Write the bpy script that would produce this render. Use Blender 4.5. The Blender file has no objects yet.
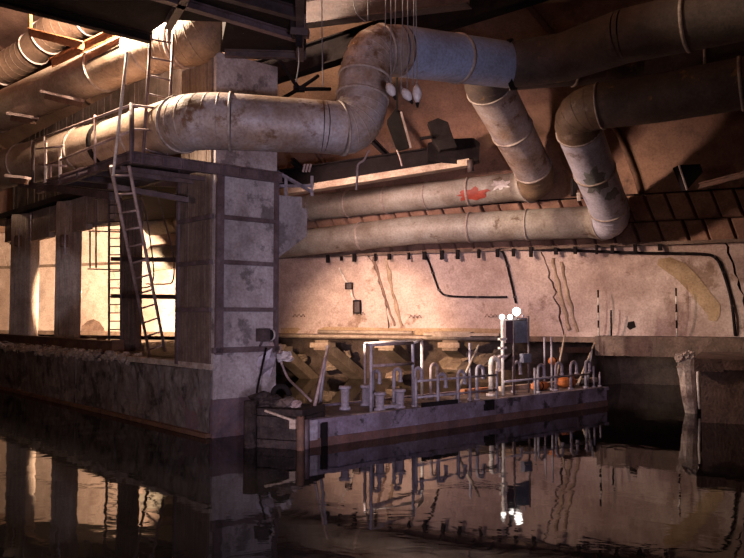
import bpy, math, random
from mathutils import Vector, Matrix, noise
random.seed(7)
R = random.Random(11)
SC = bpy.context.scene
COL = SC.collection
PI = math.pi
def V3(x, y, z): return Vector((x, y, z))

# ------------------------------------------------------------------ camera, world, lights, exposure
F, CX, CY, CH = 780.0, 372.0, 279.0, 2.0
TH = math.atan(36 / F)
cam_d = bpy.data.cameras.new('camera')
cam = bpy.data.objects.new('camera', cam_d); COL.objects.link(cam)
cam.location = (0, 0, CH); cam.rotation_euler = (PI / 2 + TH, 0, 0)
cam_d.sensor_width = 36; cam_d.lens = 36 * F / 744
SC.camera = cam
SC.view_settings.view_transform = 'Standard'; SC.view_settings.look = 'None'
SC.view_settings.gamma = 1; SC.view_settings.use_curve_mapping = False
SC.view_settings.exposure = -0.1
wd = bpy.data.worlds.new('world'); SC.world = wd; wd.use_nodes = True
wd.node_tree.nodes['Background'].inputs[0].default_value = (.5, .36, .42, 1)
wd.node_tree.nodes['Background'].inputs[1].default_value = 0.0

def light(name, typ, loc, col, power, size=.3, target=None, angle=60, blend=.5, size_y=None):
    d = bpy.data.lights.new(name, typ); d.energy = power; d.color = col
    if typ == 'AREA':
        d.size = size
        if size_y: d.shape = 'RECTANGLE'; d.size_y = size_y
    else: d.shadow_soft_size = size
    if typ == 'SPOT': d.spot_size = math.radians(angle); d.spot_blend = blend
    o = bpy.data.objects.new(name, d); COL.objects.link(o); o.location = loc
    if target: o.rotation_euler = (Vector(target) - Vector(loc)).to_track_quat('-Z', 'Y').to_euler()
    return o
WARM = (1, .62, .34); AMBER = (1, .52, .27); COOL = (.86, .76, 1); PINK = (1, .68, .60)
light('pipe_flood', 'POINT', (-4.35, 12.75, 7.5), (1, .76, .54), 3600, .12)
light('dock_lamp', 'SPOT', (-2.3, 16.0, 5.0), (1, .68, .57), 2150, .2, (4.5, 20.5, 1.6), 118, .8)
light('undercut_lamp', 'SPOT', (-2.15, 15.6, 1.6), (1, .70, .45), 2600, .1, (1.0, 24.5, .75), 50, .6)
light('quay_flood', 'SPOT', (-6.75, 19.3, 2.6), (1, .72, .46), 11000, .15, (-9.0, 26.2, 2.3), 54, .10)
light('column_lamp', 'SPOT', (-4.9, 13.8, 3.9), (.86, .84, 1), 500, .1, (-8.35, 19.6, 2.8), 19, .5)
light('visitor_lamp', 'SPOT', (1.2, -1.0, .9), COOL, 3200, .5, (-.7, 12.5, 3.4), 42, 1)
light('roof_fill', 'SPOT', (-5.2, 13.2, 7.7), (1, .72, .58), 3000, .12, (-10.5, 21.5, 10.4), 62, .6)  # added fill that lifts the vault at top left, no fixture there
light('left_fill', 'AREA', (-6.5, 4.5, 3.2), (1, .72, .62), 135, 1, (-6.5, 17, 3.4))  # unseen fill added to brighten the lintel panels and columns
light('hall_fill', 'AREA', (3.5, 4.0, 7.2), PINK, 14, 2.0, (1.5, 21, 1.2))  # weak unseen fill added for the vault
light('pontoon_flood', 'SPOT', (-1.35, 13.3, 1.95), (1, .88, .74), 1500, .06, (2.6, 15.7, 1.3), 34, .6)
light('pontoon_fill', 'SPOT', (-1.5, -1.0, 2.4), (.90, .76, 1), 3600, .5, (1.3, 14.2, -.1), 38, .9)  # unseen fill added to brighten the pontoon hull and crib
light('high_fill', 'AREA', (-3, -3, 6), (.75, .62, .9), 10, 3, (0, 14, 1))

# ------------------------------------------------------------------ pixel rays -> places in the hall
def ray(px, py):
    a = (px - CX) / F; b = (CY - py) / F
    return V3(a, math.cos(TH) - b * math.sin(TH), math.sin(TH) + b * math.cos(TH))
O = V3(0, 0, CH)
def U(px, py, Y):
    r = ray(px, py); return O + r * (Y / r.y)
def G(px, py, z):
    r = ray(px, py); return O + r * ((z - CH) / r.z)
def P(px, py, base, d):
    """point on the upright plane through base along d"""
    r = ray(px, py); n = V3(d.y, -d.x, 0)
    return O + r * ((base - O).dot(n) / r.dot(n))
UP = V3(0, 0, 1)
A = G(213, 438, 0)
q = (G(0, 388, 0) - A).normalized()          # along the quay, away to the left
e = V3(q.y, -q.x, 0)                          # from the canal into the quay
W0 = V3(-2.1, 23, 0); w = V3(.904, -.427, 0).normalized(); n = V3(w.y, -w.x, 0)
def WP(s, u, z, shear=True):                  # place on / before the far wall
    if shear: s = s - .23 * (z - 1.45) - .3 * u
    return W0 + w * s + n * u + UP * z
def wallp(px, py, u=0): return P(px, py, W0 + n * u, w)

# ------------------------------------------------------------------ materials
M = {}
def mat(name, c1, c2, scale=2.5, rough=.75, metal=0., bump=.25, c3=None, c3s=1.3, c3t=.58, streak=None, emit=None, fine=22):
    m = bpy.data.materials.new(name); m.use_nodes = True; M[name] = m
    nt = m.node_tree; N = nt.nodes; L = nt.links; bs = N['Principled BSDF']
    tc = N.new('ShaderNodeTexCoord')
    src = tc.outputs['Object']
    if streak:
        mp = N.new('ShaderNodeMapping'); mp.inputs['Scale'].default_value = streak; L.new(src, mp.inputs[0]); s1 = mp.outputs[0]
    else: s1 = src
    n1 = N.new('ShaderNodeTexNoise'); n1.inputs['Scale'].default_value = scale; n1.inputs['Detail'].default_value = 6; n1.inputs['Roughness'].default_value = .65
    L.new(s1, n1.inputs['Vector'])
    r1 = N.new('ShaderNodeValToRGB'); r1.color_ramp.elements[0].position = .36; r1.color_ramp.elements[1].position = .64
    r1.color_ramp.elements[0].color = (*c1, 1); r1.color_ramp.elements[1].color = (*c2, 1)
    L.new(n1.outputs[0], r1.inputs[0]); out = r1.outputs[0]
    if c3:
        n2 = N.new('ShaderNodeTexNoise'); n2.inputs['Scale'].default_value = c3s; n2.inputs['Detail'].default_value = 8; n2.inputs['Roughness'].default_value = .7
        L.new(src, n2.inputs['Vector'])
        r2 = N.new('ShaderNodeValToRGB'); r2.color_ramp.elements[0].position = c3t; r2.color_ramp.elements[1].position = c3t + .07
        L.new(n2.outputs[0], r2.inputs[0])
        mx = N.new('ShaderNodeMix'); mx.data_type = 'RGBA'
        L.new(r2.outputs[0], mx.inputs[0]); L.new(out, mx.inputs[6]); mx.inputs[7].default_value = (*c3, 1); out = mx.outputs[2]
    n3 = N.new('ShaderNodeTexNoise'); n3.inputs['Scale'].default_value = fine; n3.inputs['Detail'].default_value = 5
    L.new(src, n3.inputs['Vector'])
    hs = N.new('ShaderNodeMix'); hs.data_type = 'RGBA'; hs.blend_type = 'MULTIPLY'; hs.inputs[0].default_value = 1
    r3 = N.new('ShaderNodeValToRGB'); r3.color_ramp.elements[0].position = .3; r3.color_ramp.elements[1].position = .6
    r3.color_ramp.elements[0].color = (.74, .70, .69, 1); r3.color_ramp.elements[1].color = (1, 1, 1, 1)
    L.new(n3.outputs[0], r3.inputs[0]); L.new(out, hs.inputs[6]); L.new(r3.outputs[0], hs.inputs[7])
    n4 = N.new('ShaderNodeTexNoise'); n4.inputs['Scale'].default_value = scale * .42; n4.inputs['Detail'].default_value = 9; n4.inputs['Roughness'].default_value = .72
    L.new(src, n4.inputs['Vector'])
    r4 = N.new('ShaderNodeValToRGB'); r4.color_ramp.elements[0].position = .40; r4.color_ramp.elements[1].position = .56
    r4.color_ramp.elements[0].color = (.50, .42, .38, 1); r4.color_ramp.elements[1].color = (1, 1, 1, 1); L.new(n4.outputs[0], r4.inputs[0])
    h2 = N.new('ShaderNodeMix'); h2.data_type = 'RGBA'; h2.blend_type = 'MULTIPLY'; h2.inputs[0].default_value = .7 if bump else 0
    L.new(hs.outputs[2], h2.inputs[6]); L.new(r4.outputs[0], h2.inputs[7])
    L.new(h2.outputs[2], bs.inputs['Base Color'])
    bs.inputs['Roughness'].default_value = rough; bs.inputs['Metallic'].default_value = metal
    if name in ('black_iron', 'joint_dark', 'sludge', 'dark_board'): bs.inputs['Specular IOR Level'].default_value = .12
    if bump:
        bp = N.new('ShaderNodeBump'); bp.inputs['Strength'].default_value = bump; bp.inputs['Distance'].default_value = .03
        L.new(n3.outputs[0], bp.inputs['Height']); L.new(bp.outputs[0], bs.inputs['Normal'])
    if emit:
        bs.inputs['Emission Color'].default_value = (*emit[:3], 1); bs.inputs['Emission Strength'].default_value = emit[3]
    return m
mat('wall_plaster', (.66, .50, .44), (.50, .36, .31), 1.1, .85, c3=(.30, .19, .14), c3s=.9, c3t=.57)
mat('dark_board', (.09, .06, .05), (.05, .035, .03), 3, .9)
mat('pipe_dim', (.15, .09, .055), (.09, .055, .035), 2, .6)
mat('vault_concrete', (.31, .17, .115), (.19, .105, .075), .7, .9, c3=(.14, .08, .06), c3s=.5, c3t=.56)
mat('block', (.36, .20, .14), (.22, .12, .08), 1.5, .9)
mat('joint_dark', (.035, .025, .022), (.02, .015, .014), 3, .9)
mat('stain', (.48, .33, .20), (.38, .25, .14), 2, .85)
mat('stain_dark', (.16, .10, .08), (.28, .18, .14), 4, .85)
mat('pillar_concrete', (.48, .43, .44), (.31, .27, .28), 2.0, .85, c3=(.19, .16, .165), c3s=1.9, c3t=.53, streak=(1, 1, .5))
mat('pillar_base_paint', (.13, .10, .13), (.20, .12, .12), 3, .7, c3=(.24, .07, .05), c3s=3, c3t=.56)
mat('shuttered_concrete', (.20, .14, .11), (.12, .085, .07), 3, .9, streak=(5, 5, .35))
mat('column_concrete', (.42, .33, .28), (.30, .235, .20), 3, .9, streak=(4, 4, .3))
mat('quay_stone', (.13, .11, .11), (.22, .19, .18), 3, .85, bump=.8, c3=(.05, .045, .045), c3s=1.8, c3t=.52, fine=9)
mat('quay_floor', (.32, .24, .18), (.18, .13, .10), 2, .9, bump=.6)
mat('rubble', (.50, .44, .40), (.34, .27, .22), 5, .9, bump=.6)
mat('rust_beam', (.20, .10, .06), (.12, .065, .045), 4, .8)
mat('dark_steel', (.055, .04, .045), (.09, .06, .06), 4, .6, .2)
mat('violet_steel', (.17, .12, .13), (.11, .075, .08), 4, .6, .1)
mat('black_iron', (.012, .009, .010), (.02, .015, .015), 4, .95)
mat('pipe_elbow_brown', (.26, .17, .10), (.14, .09, .06), 2, .6, c3=(.30, .22, .16), c3s=2, c3t=.58)
mat('pink_steel', (.44, .34, .33), (.32, .22, .20), 5, .6, .1)
mat('orange_primer', (.62, .26, .12), (.50, .20, .09), 4, .6)
mat('pipe_old', (.44, .39, .40), (.34, .23, .16), 1.7, .55, .1, c3=(.17, .09, .05), c3s=1.6, c3t=.54)
mat('pipe_tan', (.48, .37, .29), (.32, .225, .16), 1.6, .5, .1, c3=(.14, .08, .04), c3s=1.5, c3t=.60)
mat('pipe_grey', (.40, .37, .33), (.27, .22, .18), 1.5, .6, .1, c3=(.14, .09, .06), c3s=2.2, c3t=.60)
mat('pipe_lilac', (.62, .60, .70), (.48, .47, .58), 1.3, .45, .1, c3=(.30, .22, .20), c3s=1.6, c3t=.60)
mat('pipe_blue', (.44, .52, .76), (.38, .44, .62), 1.3, .45, .1, c3=(.24, .17, .15), c3s=1.6, c3t=.60)
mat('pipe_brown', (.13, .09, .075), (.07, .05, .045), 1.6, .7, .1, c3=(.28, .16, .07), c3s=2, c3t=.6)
mat('red_lead', (.42, .07, .04), (.32, .05, .03), 6, .6)
mat('bare_patch', (.24, .25, .25), (.18, .19, .19), 5, .6)
mat('ring_pale', (.50, .42, .37), (.32, .25, .22), 6, .6)
mat('hull_paint', (.26, .21, .28), (.18, .14, .17), 3, .6, c3=(.05, .04, .045), c3s=2.6, c3t=.53)
mat('hull_rust', (.17, .08, .06), (.10, .06, .06), 5, .8)
mat('deck_rust', (.16, .11, .09), (.09, .065, .06), 5, .8)
mat('grey_paint', (.42, .38, .44), (.30, .26, .30), 6, .5)
mat('white_paint', (.85, .78, .72), (.70, .60, .54), 6, .5)
mat('pale_board', (.55, .43, .33), (.40, .30, .22), 4, .8, streak=(1, 6, 6))
mat('board_blue', (.22, .24, .30), (.17, .18, .23), 4, .6)
mat('board_purple', (.12, .07, .08), (.09, .05, .06), 4, .6)
mat('orange_plastic', (.75, .24, .06), (.6, .17, .04), 6, .5)
mat('sludge', (.03, .024, .024), (.07, .05, .045), 6, .8, bump=1)
mat('ledge_stone', (.24, .16, .12), (.14, .095, .075), 3, .9, bump=.8)
mat('strut_concrete', (.52, .38, .27), (.38, .27, .19), 3, .85)
mat('pile_concrete', (.62, .50, .44), (.30, .22, .18), 4, .85, bump=.8)
mat('ceramic', (.7, .66, .66), (.55, .5, .5), 6, .35)
mat('wire', (.30, .26, .26), (.2, .17, .17), 6, .7)
mat('lamp_glass', (.9, .9, .9), (.9, .9, .9), 6, .3, emit=(1, .93, .86, 9))
# water: still, black, faintly rippled
m = bpy.data.materials.new('water'); m.use_nodes = True; M['water'] = m
nt = m.node_tree; bs = nt.nodes['Principled BSDF']
bs.inputs['Base Color'].default_value = (.006, .005, .005, 1); bs.inputs['Roughness'].default_value = .03; bs.inputs['IOR'].default_value = 1.33; bs.inputs['Specular IOR Level'].default_value = .19
tc = nt.nodes.new('ShaderNodeTexCoord'); mp = nt.nodes.new('ShaderNodeMapping'); mp.inputs['Scale'].default_value = (.8, .8, 1)
nz = nt.nodes.new('ShaderNodeTexNoise'); nz.inputs['Scale'].default_value = 2.2; nz.inputs['Detail'].default_value = 3; nz.inputs['Distortion'].default_value = .5
bp = nt.nodes.new('ShaderNodeBump'); bp.inputs['Strength'].default_value = .10; bp.inputs['Distance'].default_value = .03
nt.links.new(tc.outputs['Object'], mp.inputs[0]); nt.links.new(mp.outputs[0], nz.inputs['Vector'])
nt.links.new(nz.outputs[0], bp.inputs['Height']); nt.links.new(bp.outputs[0], bs.inputs['Normal'])

# ------------------------------------------------------------------ mesh helpers
class MB:
    def __init__(s): s.v = []; s.f = []; s.sm = []
    def add(s, vs, fs, smooth=False):
        k = len(s.v); s.v += [Vector(x) for x in vs]
        for f in fs: s.f.append([i + k for i in f]); s.sm.append(smooth)
        return s
    def box(s, c, sx, sy, sz, X=None, Y=None, Z=None):
        X = X or V3(1, 0, 0); Y = Y or V3(0, 1, 0); Z = Z or UP
        vs = [c + X * (i * sx / 2) + Y * (j * sy / 2) + Z * (k * sz / 2) for k in (-1, 1) for j in (-1, 1) for i in (-1, 1)]
        return s.add(vs, [(0, 2, 3, 1), (4, 5, 7, 6), (0, 1, 5, 4), (2, 6, 7, 3), (0, 4, 6, 2), (1, 3, 7, 5)])
    def beam(s, a, b, wd, ht, up=None):
        d = b - a; L = d.length; Z = d.normalized(); up = up or (UP if abs(Z.z) < .95 else V3(1, 0, 0))
        X = Z.cross(up).normalized(); Y = X.cross(Z)
        return s.box((a + b) / 2, wd, ht, L, X, Y, Z)
    def chan(s, a, b, wd, ht, t=.02):       # I-section beam
        d = b - a; Z = d.normalized(); X = Z.cross(UP).normalized(); Y = X.cross(Z); c = (a + b) / 2; L = d.length
        s.box(c, t, ht - 2 * t, L, X, Y, Z); s.box(c + Y * (ht - t) / 2, wd, t, L, X, Y, Z); return s.box(c - Y * (ht - t) / 2, wd, t, L, X, Y, Z)
    def sweep(s, pts, rad, seg=12, caps=True, smooth=True):
        k = len(s.v); T = []
        for i in range(len(pts)):
            a = pts[max(i - 1, 0)]; b = pts[min(i + 1, len(pts) - 1)]; T.append((b - a).normalized())
        N_ = T[0].orthogonal().normalized(); vs = []; fs = []
        for i, p in enumerate(pts):
            N_ = (N_ - T[i] * N_.dot(T[i])).normalized(); B = T[i].cross(N_)
            r = rad[i] if isinstance(rad, (list, tuple)) else rad
            vs += [p + N_ * (r * math.cos(2 * PI * j / seg)) + B * (r * math.sin(2 * PI * j / seg)) for j in range(seg)]
        for i in range(len(pts) - 1):
            for j in range(seg):
                a = i * seg + j; b = i * seg + (j + 1) % seg; fs.append((a, b, b + seg, a + seg))
        s.add(vs, fs, smooth)
        if caps:
            s.f.append([k + j for j in reversed(range(seg))]); s.f.append([k + (len(pts) - 1) * seg + j for j in range(seg)]); s.sm += [False, False]
        return s
    def tube(s, a, b, r, seg=8, r2=None): return s.sweep([a, b], [r, r if r2 is None else r2], seg)
    def prism(s, poly, z0, z1):
        k = len(poly); vs = [V3(p.x, p.y, z0) for p in poly] + [V3(p.x, p.y, z1) for p in poly]
        return s.add(vs, [list(reversed(range(k))), [k + i for i in range(k)]] + [(i, (i + 1) % k, k + (i + 1) % k, k + i) for i in range(k)])
    def rock(s, c, r, sq=(1, 1, 1), seed=0):
        rr = random.Random(seed); vs = []; fs = []
        for i, la in enumerate((-.9, -.3, .35, .95)):
            for j in range(6):
                a = 2 * PI * j / 6 + i * .5; k = r * (.75 + .5 * rr.random())
                vs.append(c + V3(math.cos(a) * math.cos(la) * k * sq[0], math.sin(a) * math.cos(la) * k * sq[1], math.sin(la) * k * sq[2]))
        for i in range(3):
            for j in range(6): a = i * 6 + j; b = i * 6 + (j + 1) % 6; fs.append((a, b, b + 6, a + 6))
        fs += [tuple(reversed(range(6))), tuple(range(18, 24))]
        return s.add(vs, fs)
    def extrude(s, poly, d):               # 3d outline, thickness vector
        k = len(poly); vs = list(poly) + [p + d for p in poly]
        return s.add(vs, [list(reversed(range(k))), [k + i for i in range(k)]] + [(i, (i + 1) % k, k + (i + 1) % k, k + i) for i in range(k)])
    def build(s, name, m, parent=None):
        org = V3(0, 0, 0)
        if parent is not None: org = origin(parent)
        else:
            xs = [v.x for v in s.v]; ys = [v.y for v in s.v]; zs = [v.z for v in s.v]
            org = V3((min(xs) + max(xs)) / 2, (min(ys) + max(ys)) / 2, min(zs))
        me = bpy.data.meshes.new(name); me.from_pydata([tuple(v - org) for v in s.v], [], s.f); me.materials.append(M[m])
        me.polygons.foreach_set('use_smooth', s.sm); me.update()
        import bmesh
        bm = bmesh.new(); bm.from_mesh(me); bmesh.ops.recalc_face_normals(bm, faces=bm.faces); bm.to_mesh(me); bm.free()
        o = bpy.data.objects.new(name, me); COL.objects.link(o)
        if parent is not None: o.parent = parent
        else: o.location = org
        o['org'] = tuple(org)
        return o
def origin(o): return Vector(o['org'])
def tag(o, label, cat, group=None, kind=None):
    o['label'] = label; o['category'] = cat
    if group: o['group'] = group
    if kind: o['kind'] = kind
    return o
def struct(o): o['kind'] = 'structure'; return o
def thing(name, loc, label=None, cat=None, group=None):
    o = bpy.data.objects.new(name, None); COL.objects.link(o); o.location = loc; o['org'] = tuple(loc); o.empty_display_size = .2
    if label: tag(o, label, cat, group)
    return o
def copy_tree(o, parent=None):
    c = o.copy(); COL.objects.link(c); c.parent = parent
    for ch in list(o.children): copy_tree(ch, c)
    return c
def curve(pts, k=8):                       # smooth curve through points
    out = []; p = [pts[0]] + list(pts) + [pts[-1]]
    for i in range(1, len(p) - 2):
        for j in range(k):
            t = j / k; a, b, c, d = p[i - 1], p[i], p[i + 1], p[i + 2]
            out.append(.5 * ((2 * b) + (c - a) * t + (2 * a - 5 * b + 4 * c - d) * t * t + (3 * b - a - 3 * c + d) * t ** 3))
    out.append(pts[-1]); return out

# ================================================================== SETTING
mb = MB(); mb.add([(-40, -8, 0), (40, -8, 0), (40, 40, 0), (-40, 40, 0)], [(0, 1, 2, 3)])
struct(mb.build('canal_water', 'water'))
mb = MB(); mb.add([(-40, -8, -1.5), (40, -8, -1.5), (40, 40, -1.5), (-40, 40, -1.5)], [(0, 1, 2, 3)])
struct(mb.build('floor', 'sludge'))

# far wall: cast panels with rough joints between them
prof0 = [(.10, 1.45), (.03, 1.6), (-.02, 1.9), (-.03, 2.3), (.0, 2.8), (.07, 3.25), (.18, 3.6), (.22, 3.7), (.26, 4.3), (.44, 4.92)]
def wall_u(z):
    for (u0, z0), (u1, z1) in zip(prof0[:-1], prof0[1:]):
        if z <= z1: return u0 + (u1 - u0) * (z - z0) / (z1 - z0)
    return prof0[-1][0]
def wall_skin(px, py, lift=.012):          # the plaster surface seen through a pixel
    p = wallp(px, py, 0); s_ = (p - W0).dot(w); z = p.z; u = wall_u(z)
    p = wallp(px, py, u); z = p.z; s_ = (p - W0).dot(w) + .23 * (z - 1.45) + .3 * u
    return WP(s_, u + noise.noise(V3(s_ * .8, z * 1.1, 3)) * .05 + lift, z)
seams = [-26, -21.1, -16.3, -11.5, -6.7, -1.9, 2.9, 7.7, 12.0, 17, 22]
wb = thing('wall_back', WP(0, -.1, 1.4)); struct(wb)
for a, b in zip(seams[:-1], seams[1:]):
    mb = MB(); g = .02; vs = []; S = 14; top = 4.92 if b < -1 else 3.7; prof = [(wall_u(z), z) for z in [1.45 + (top - 1.45) * k / 18 for k in range(19)]]
    for i in range(S + 1):
        s_ = a + g + (b - a - 2 * g) * i / S
        for (u, z) in prof:
            k = noise.noise(V3(s_ * .8, z * 1.1, 3)) * .05
            ed = (.09 * noise.noise(V3(z * 6, a, 1)) if i == 0 else .09 * noise.noise(V3(z * 6, b, 1.2)) if i == S else 0)
            vs.append(WP(s_ + ed, u + k, z))
    K = len(prof)
    mb.add(vs, [(i * K + j, (i + 1) * K + j, (i + 1) * K + j + 1, i * K + j + 1) for i in range(S) for j in range(K - 1)], True)
    # returns into the joint
    for i in (0, S):
        back = [v - n * .2 for v in vs[i * K:(i + 1) * K]]
        mb.add(vs[i * K:(i + 1) * K] + back, [(j, j + 1, K + j + 1, K + j) for j in range(K - 1)])
    mb.build('wall_panel', 'wall_plaster', wb)
mb = MB(); mb.add([WP(-28, -.14, 1.3), WP(24, -.14, 1.3), WP(24, -.1, 4.0), WP(-28, -.1, 4.0)], [(0, 1, 2, 3)]); mb.build('joint_backing', 'joint_dark', wb)
# stains with shapes of their own (thin skins of dirt on the plaster)
def blot(pxs, m, name, lift=.012):
    cx = sum(x for x, y in pxs) / len(pxs); cy = sum(y for x, y in pxs) / len(pxs); K = len(pxs); vs = []
    for f in (0.05, .35, .7, 1.0): vs += [wall_skin(cx + (x - cx) * f, cy + (y - cy) * f, lift) for x, y in pxs]
    MB().add(vs, [(i * K + j, i * K + (j + 1) % K, (i + 1) * K + (j + 1) % K, (i + 1) * K + j) for i in range(3) for j in range(K)] + [tuple(range(K))], True).build(name, m, wb)
def strip(path, m, name):                  # ribbon of stain: (x, y, half width)
    vs = []
    for i, (x, y, h) in enumerate(path):
        a = path[max(0, i - 1)]; b = path[min(len(path) - 1, i + 1)]; dx, dy = b[0] - a[0], b[1] - a[1]; l = math.hypot(dx, dy)
        for k in (-1, 0, 1): hh = h * (1 + .35 * noise.noise(V3(i * 1.7, k * 3, x))); vs.append(wall_skin(x - dy / l * hh * k, y + dx / l * hh * k))
    MB().add(vs, [(i * 3 + j, i * 3 + j + 1, i * 3 + j + 4, i * 3 + j + 3) for i in range(len(path) - 1) for j in (0, 1)], True).build(name, m, wb)
for px0, px1, y0, y1, m_ in ((374, 395, 257, 326, 'stain_dark'), (386, 402, 258, 326, 'strut_concrete'), (553, 570, 258, 330, 'strut_concrete'), (561, 578, 262, 332, 'strut_concrete')):
    pts = [wall_skin(px0 + (px1 - px0) * t ** 1.2 + 1.8 * noise.noise(V3(t * 7, px0, 0)), y0 + (y1 - y0) * t, .0) for t in [i / 20 for i in range(21)]]
    MB().sweep(pts, [.045 + .03 * noise.noise(p * 5) for p in pts], 7).build('plaster_ridge', m_, wb)
strip([(658, 262, 3), (668, 264, 7), (680, 271, 9), (690, 280, 9), (698, 289, 9), (706, 299, 9), (713, 308, 8), (714, 315, 6), (713, 321, 4)], 'stain', 'brown_stain')
blot([(628, 322), (634, 321), (636, 327), (630, 330), (627, 327)], 'joint_dark', 'hole')
blot([(80, 334), (82, 326), (88, 321), (94, 319), (100, 322), (105, 328), (107, 334)], 'stain_dark', 'soot_stain')
strip([(281, 331, 3), (330, 331, 4), (400, 331.5, 3), (460, 332, 4), (520, 332, 3)], 'stain', 'foot_stain')
for (x, y) in ((356, 314), (412, 317), (488, 316), (296, 316)):
    for k in range(3): MB().sweep([wallp(x + k * 4 - 3, y + 1, .05), wallp(x + k * 4 - 1, y - 2, .06), wallp(x + k * 4 + 1, y + 1, .05)], .012, 5).build('scratch', 'stain_dark', wb)

# conduit outlines on the wall
def conduit(pts, r, label, m='black_iron', u=.2):
    p = curve([wall_skin(x, y, .035) for x, y in pts], 6)
    t = thing('wall_conduit', p[0], label, 'conduit')
    MB().sweep(p, r, 8).build('tube', m, t)
    for k in range(2, len(p) - 1, 7): MB().box(p[k] - n * .03, .07, .12, .05, w, n, UP).build('clip', 'dark_steel', t)
conduit([(424, 250), (430, 262), (437, 283), (441, 292), (450, 296), (478, 297), (508, 297)], .028, 'dark conduit bending round the lower corner of the left wall recess')
conduit([(498, 250), (505, 254), (512, 280), (517, 303)], .03, 'dark short conduit dropping down the wall under the lower pipe')
conduit([(500, 249), (560, 250), (640, 253), (700, 254), (716, 258), (724, 272), (732, 300), (736, 336)], .035, 'long dark conduit framing the right hand wall panel')
# the small boxes on the wall
for x, y, h, lab in ((349, 286, 7, 'small dark junction box, the upper one on the pink wall'), (357, 307, 14, 'larger dark junction box, the lower one on the pink wall')):
    t = thing('junction_box', wallp(x, y, .08), lab, 'box')
    MB().box(wallp(x, y, .12), .2, .12, h * 21.5 / F, w, n, UP).build('housing', 'black_iron', t)
    MB().box(wallp(x, y, .19), .15, .015, h * 21.5 / F * .8, w, n, UP).build('cover', 'dark_steel', t)
for pts, lab in (([(339, 268), (344, 278), (347, 283)], 'pale conduit above the upper junction box'), ([(351, 289), (352, 296), (355, 301)], 'pale conduit between the two junction boxes')):
    tag(MB().sweep([wallp(x, y, .12) for x, y in pts], .03, 6).build('conduit', 'white_paint'), lab, 'conduit')

# striped poles on the ledge
for x, y0, y1, lab in ((598, 290, 336, 'black and white striped rod against the wall, leftmost'), (611, 310, 336, 'short dark rod beside the leftmost striped rod'), (676, 288, 338, 'black and white striped rod against the wall, rightmost')):
    a = wallp(x, y1, .3); b = wallp(x, y0, .3); a = V3(b.x, b.y, 1.5)
    t = thing('marker_rod', a, lab, 'rod'); N_ = 6
    for k in range(N_):
        MB().tube(a.lerp(b, k / N_), a.lerp(b, (k + 1) / N_), .022, 8).build('band', ('black_iron' if (k % 2 or x == 611) else 'white_paint'), t)

# vault: courses of blocks above the wall, cast panels over them
cl = thing('ceiling', WP(0, .2, 3.75)); struct(cl)
courses = [(.02, 3.74, .16, 4.22), (.18, 4.27, .42, 4.84)]
bid = 0
for ri, (u0, z0, u1, z1) in enumerate(courses):
    s_ = -1.6 + ri * .25
    while s_ < 17:
        wdt = .49 + R.uniform(-.07, .07); o = R.uniform(-.03, .03); mb = MB()
        c = [(s_ + .01, u0, z0 - .012), (s_ + wdt - .012, u0, z0 - .012), (s_ + wdt - .02, u1, z1 + .012), (s_ + .015, u1, z1 + .012)]
        fr = [WP(a, u + .02 + o, z) for a, u, z in c]; bk = [WP(a, u - .16, z) for a, u, z in c]
        ins = [fr[i].lerp((fr[0] + fr[1] + fr[2] + fr[3]) / 4, .12) + n * .035 for i in range(4)]
        mb.add(bk + fr + ins, [(i, (i + 1) % 4, 4 + (i + 1) % 4, 4 + i) for i in range(4)] + [(4 + i, 4 + (i + 1) % 4, 8 + (i + 1) % 4, 8 + i) for i in range(4)] + [(8, 9, 10, 11)])
        mb.build('block', 'block', cl); s_ += wdt + .02
mb = MB(); mb.add([WP(-28, -.12, 3.6), WP(24, -.12, 3.6), WP(24, .28, 5.0), WP(-28, .28, 5.0)], [(0, 1, 2, 3)]); mb.build('joint_backing', 'joint_dark', cl)
mb = MB(); mb.add([WP(-28, .3, 3.66), WP(24, .3, 3.66), WP(24, .3, 3.74), WP(-28, .3, 3.74), WP(-28, -.1, 3.66), WP(24, -.1, 3.66), WP(24, -.1, 3.74), WP(-28, -.1, 3.74)],
    [(0, 1, 2, 3), (4, 5, 1, 0), (3, 2, 6, 7)]); mb.build('string_course', 'ledge_stone', cl)
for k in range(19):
    s_ = 1.6 + k * .5 + R.uniform(-.08, .08); MB().box(WP(s_, .33, 3.60), .05 + R.uniform(0, .05), .08, .12 + R.uniform(0, .14), w, n, UP).build('gap_stand_in', 'black_iron', cl)  # dark boxes added to stand in for the gaps between blocks
vp = [(.40 + 13 * (1 - math.cos(t)), 4.9 + 5.5 * math.sin(t)) for t in [PI * (i / 36) for i in range(37)]]
vs_ = [-30, -24.4, -19.0, -13.6, -8.2, -2.8, 2.6, 8.0, 10.55, 16, 22, 28, 34, 40]
for a, b in zip(vs_[:-1], vs_[1:]):
    mb = MB(); vs = []; S = 3; K = len(vp)
    for i in range(S + 1):
        for (u, z) in vp:
            vs.append(WP(a + .03 + (b - a - .06) * i / S, u, z))
    mb.add(vs, [(i * K + j, (i + 1) * K + j, (i + 1) * K + j + 1, i * K + j + 1) for i in range(S) for j in range(K - 1)], True)
    mb.build('vault_panel', 'vault_concrete', cl)
    MB().sweep([WP(b, u + .03, z - .04) for u, z in vp[:20]], .07, 6).build('rib', 'rust_beam', cl)
mb = MB(); K = len(vp); vs = [WP(s_, u - .1, z + .12) for s_ in (-30, 40) for u, z in vp]
mb.add(vs, [(j, K + j, K + j + 1, j + 1) for j in range(K - 1)]); mb.build('vault_backing', 'joint_dark', cl)
mb = MB(); mb.add([WP(-30, 26.3, -1), WP(40, 26.3, -1), WP(40, 26.3, 5), WP(-30, 26.3, 5)], [(0, 1, 2, 3)]); struct(mb.build('wall_rear', 'vault_concrete'))
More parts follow.
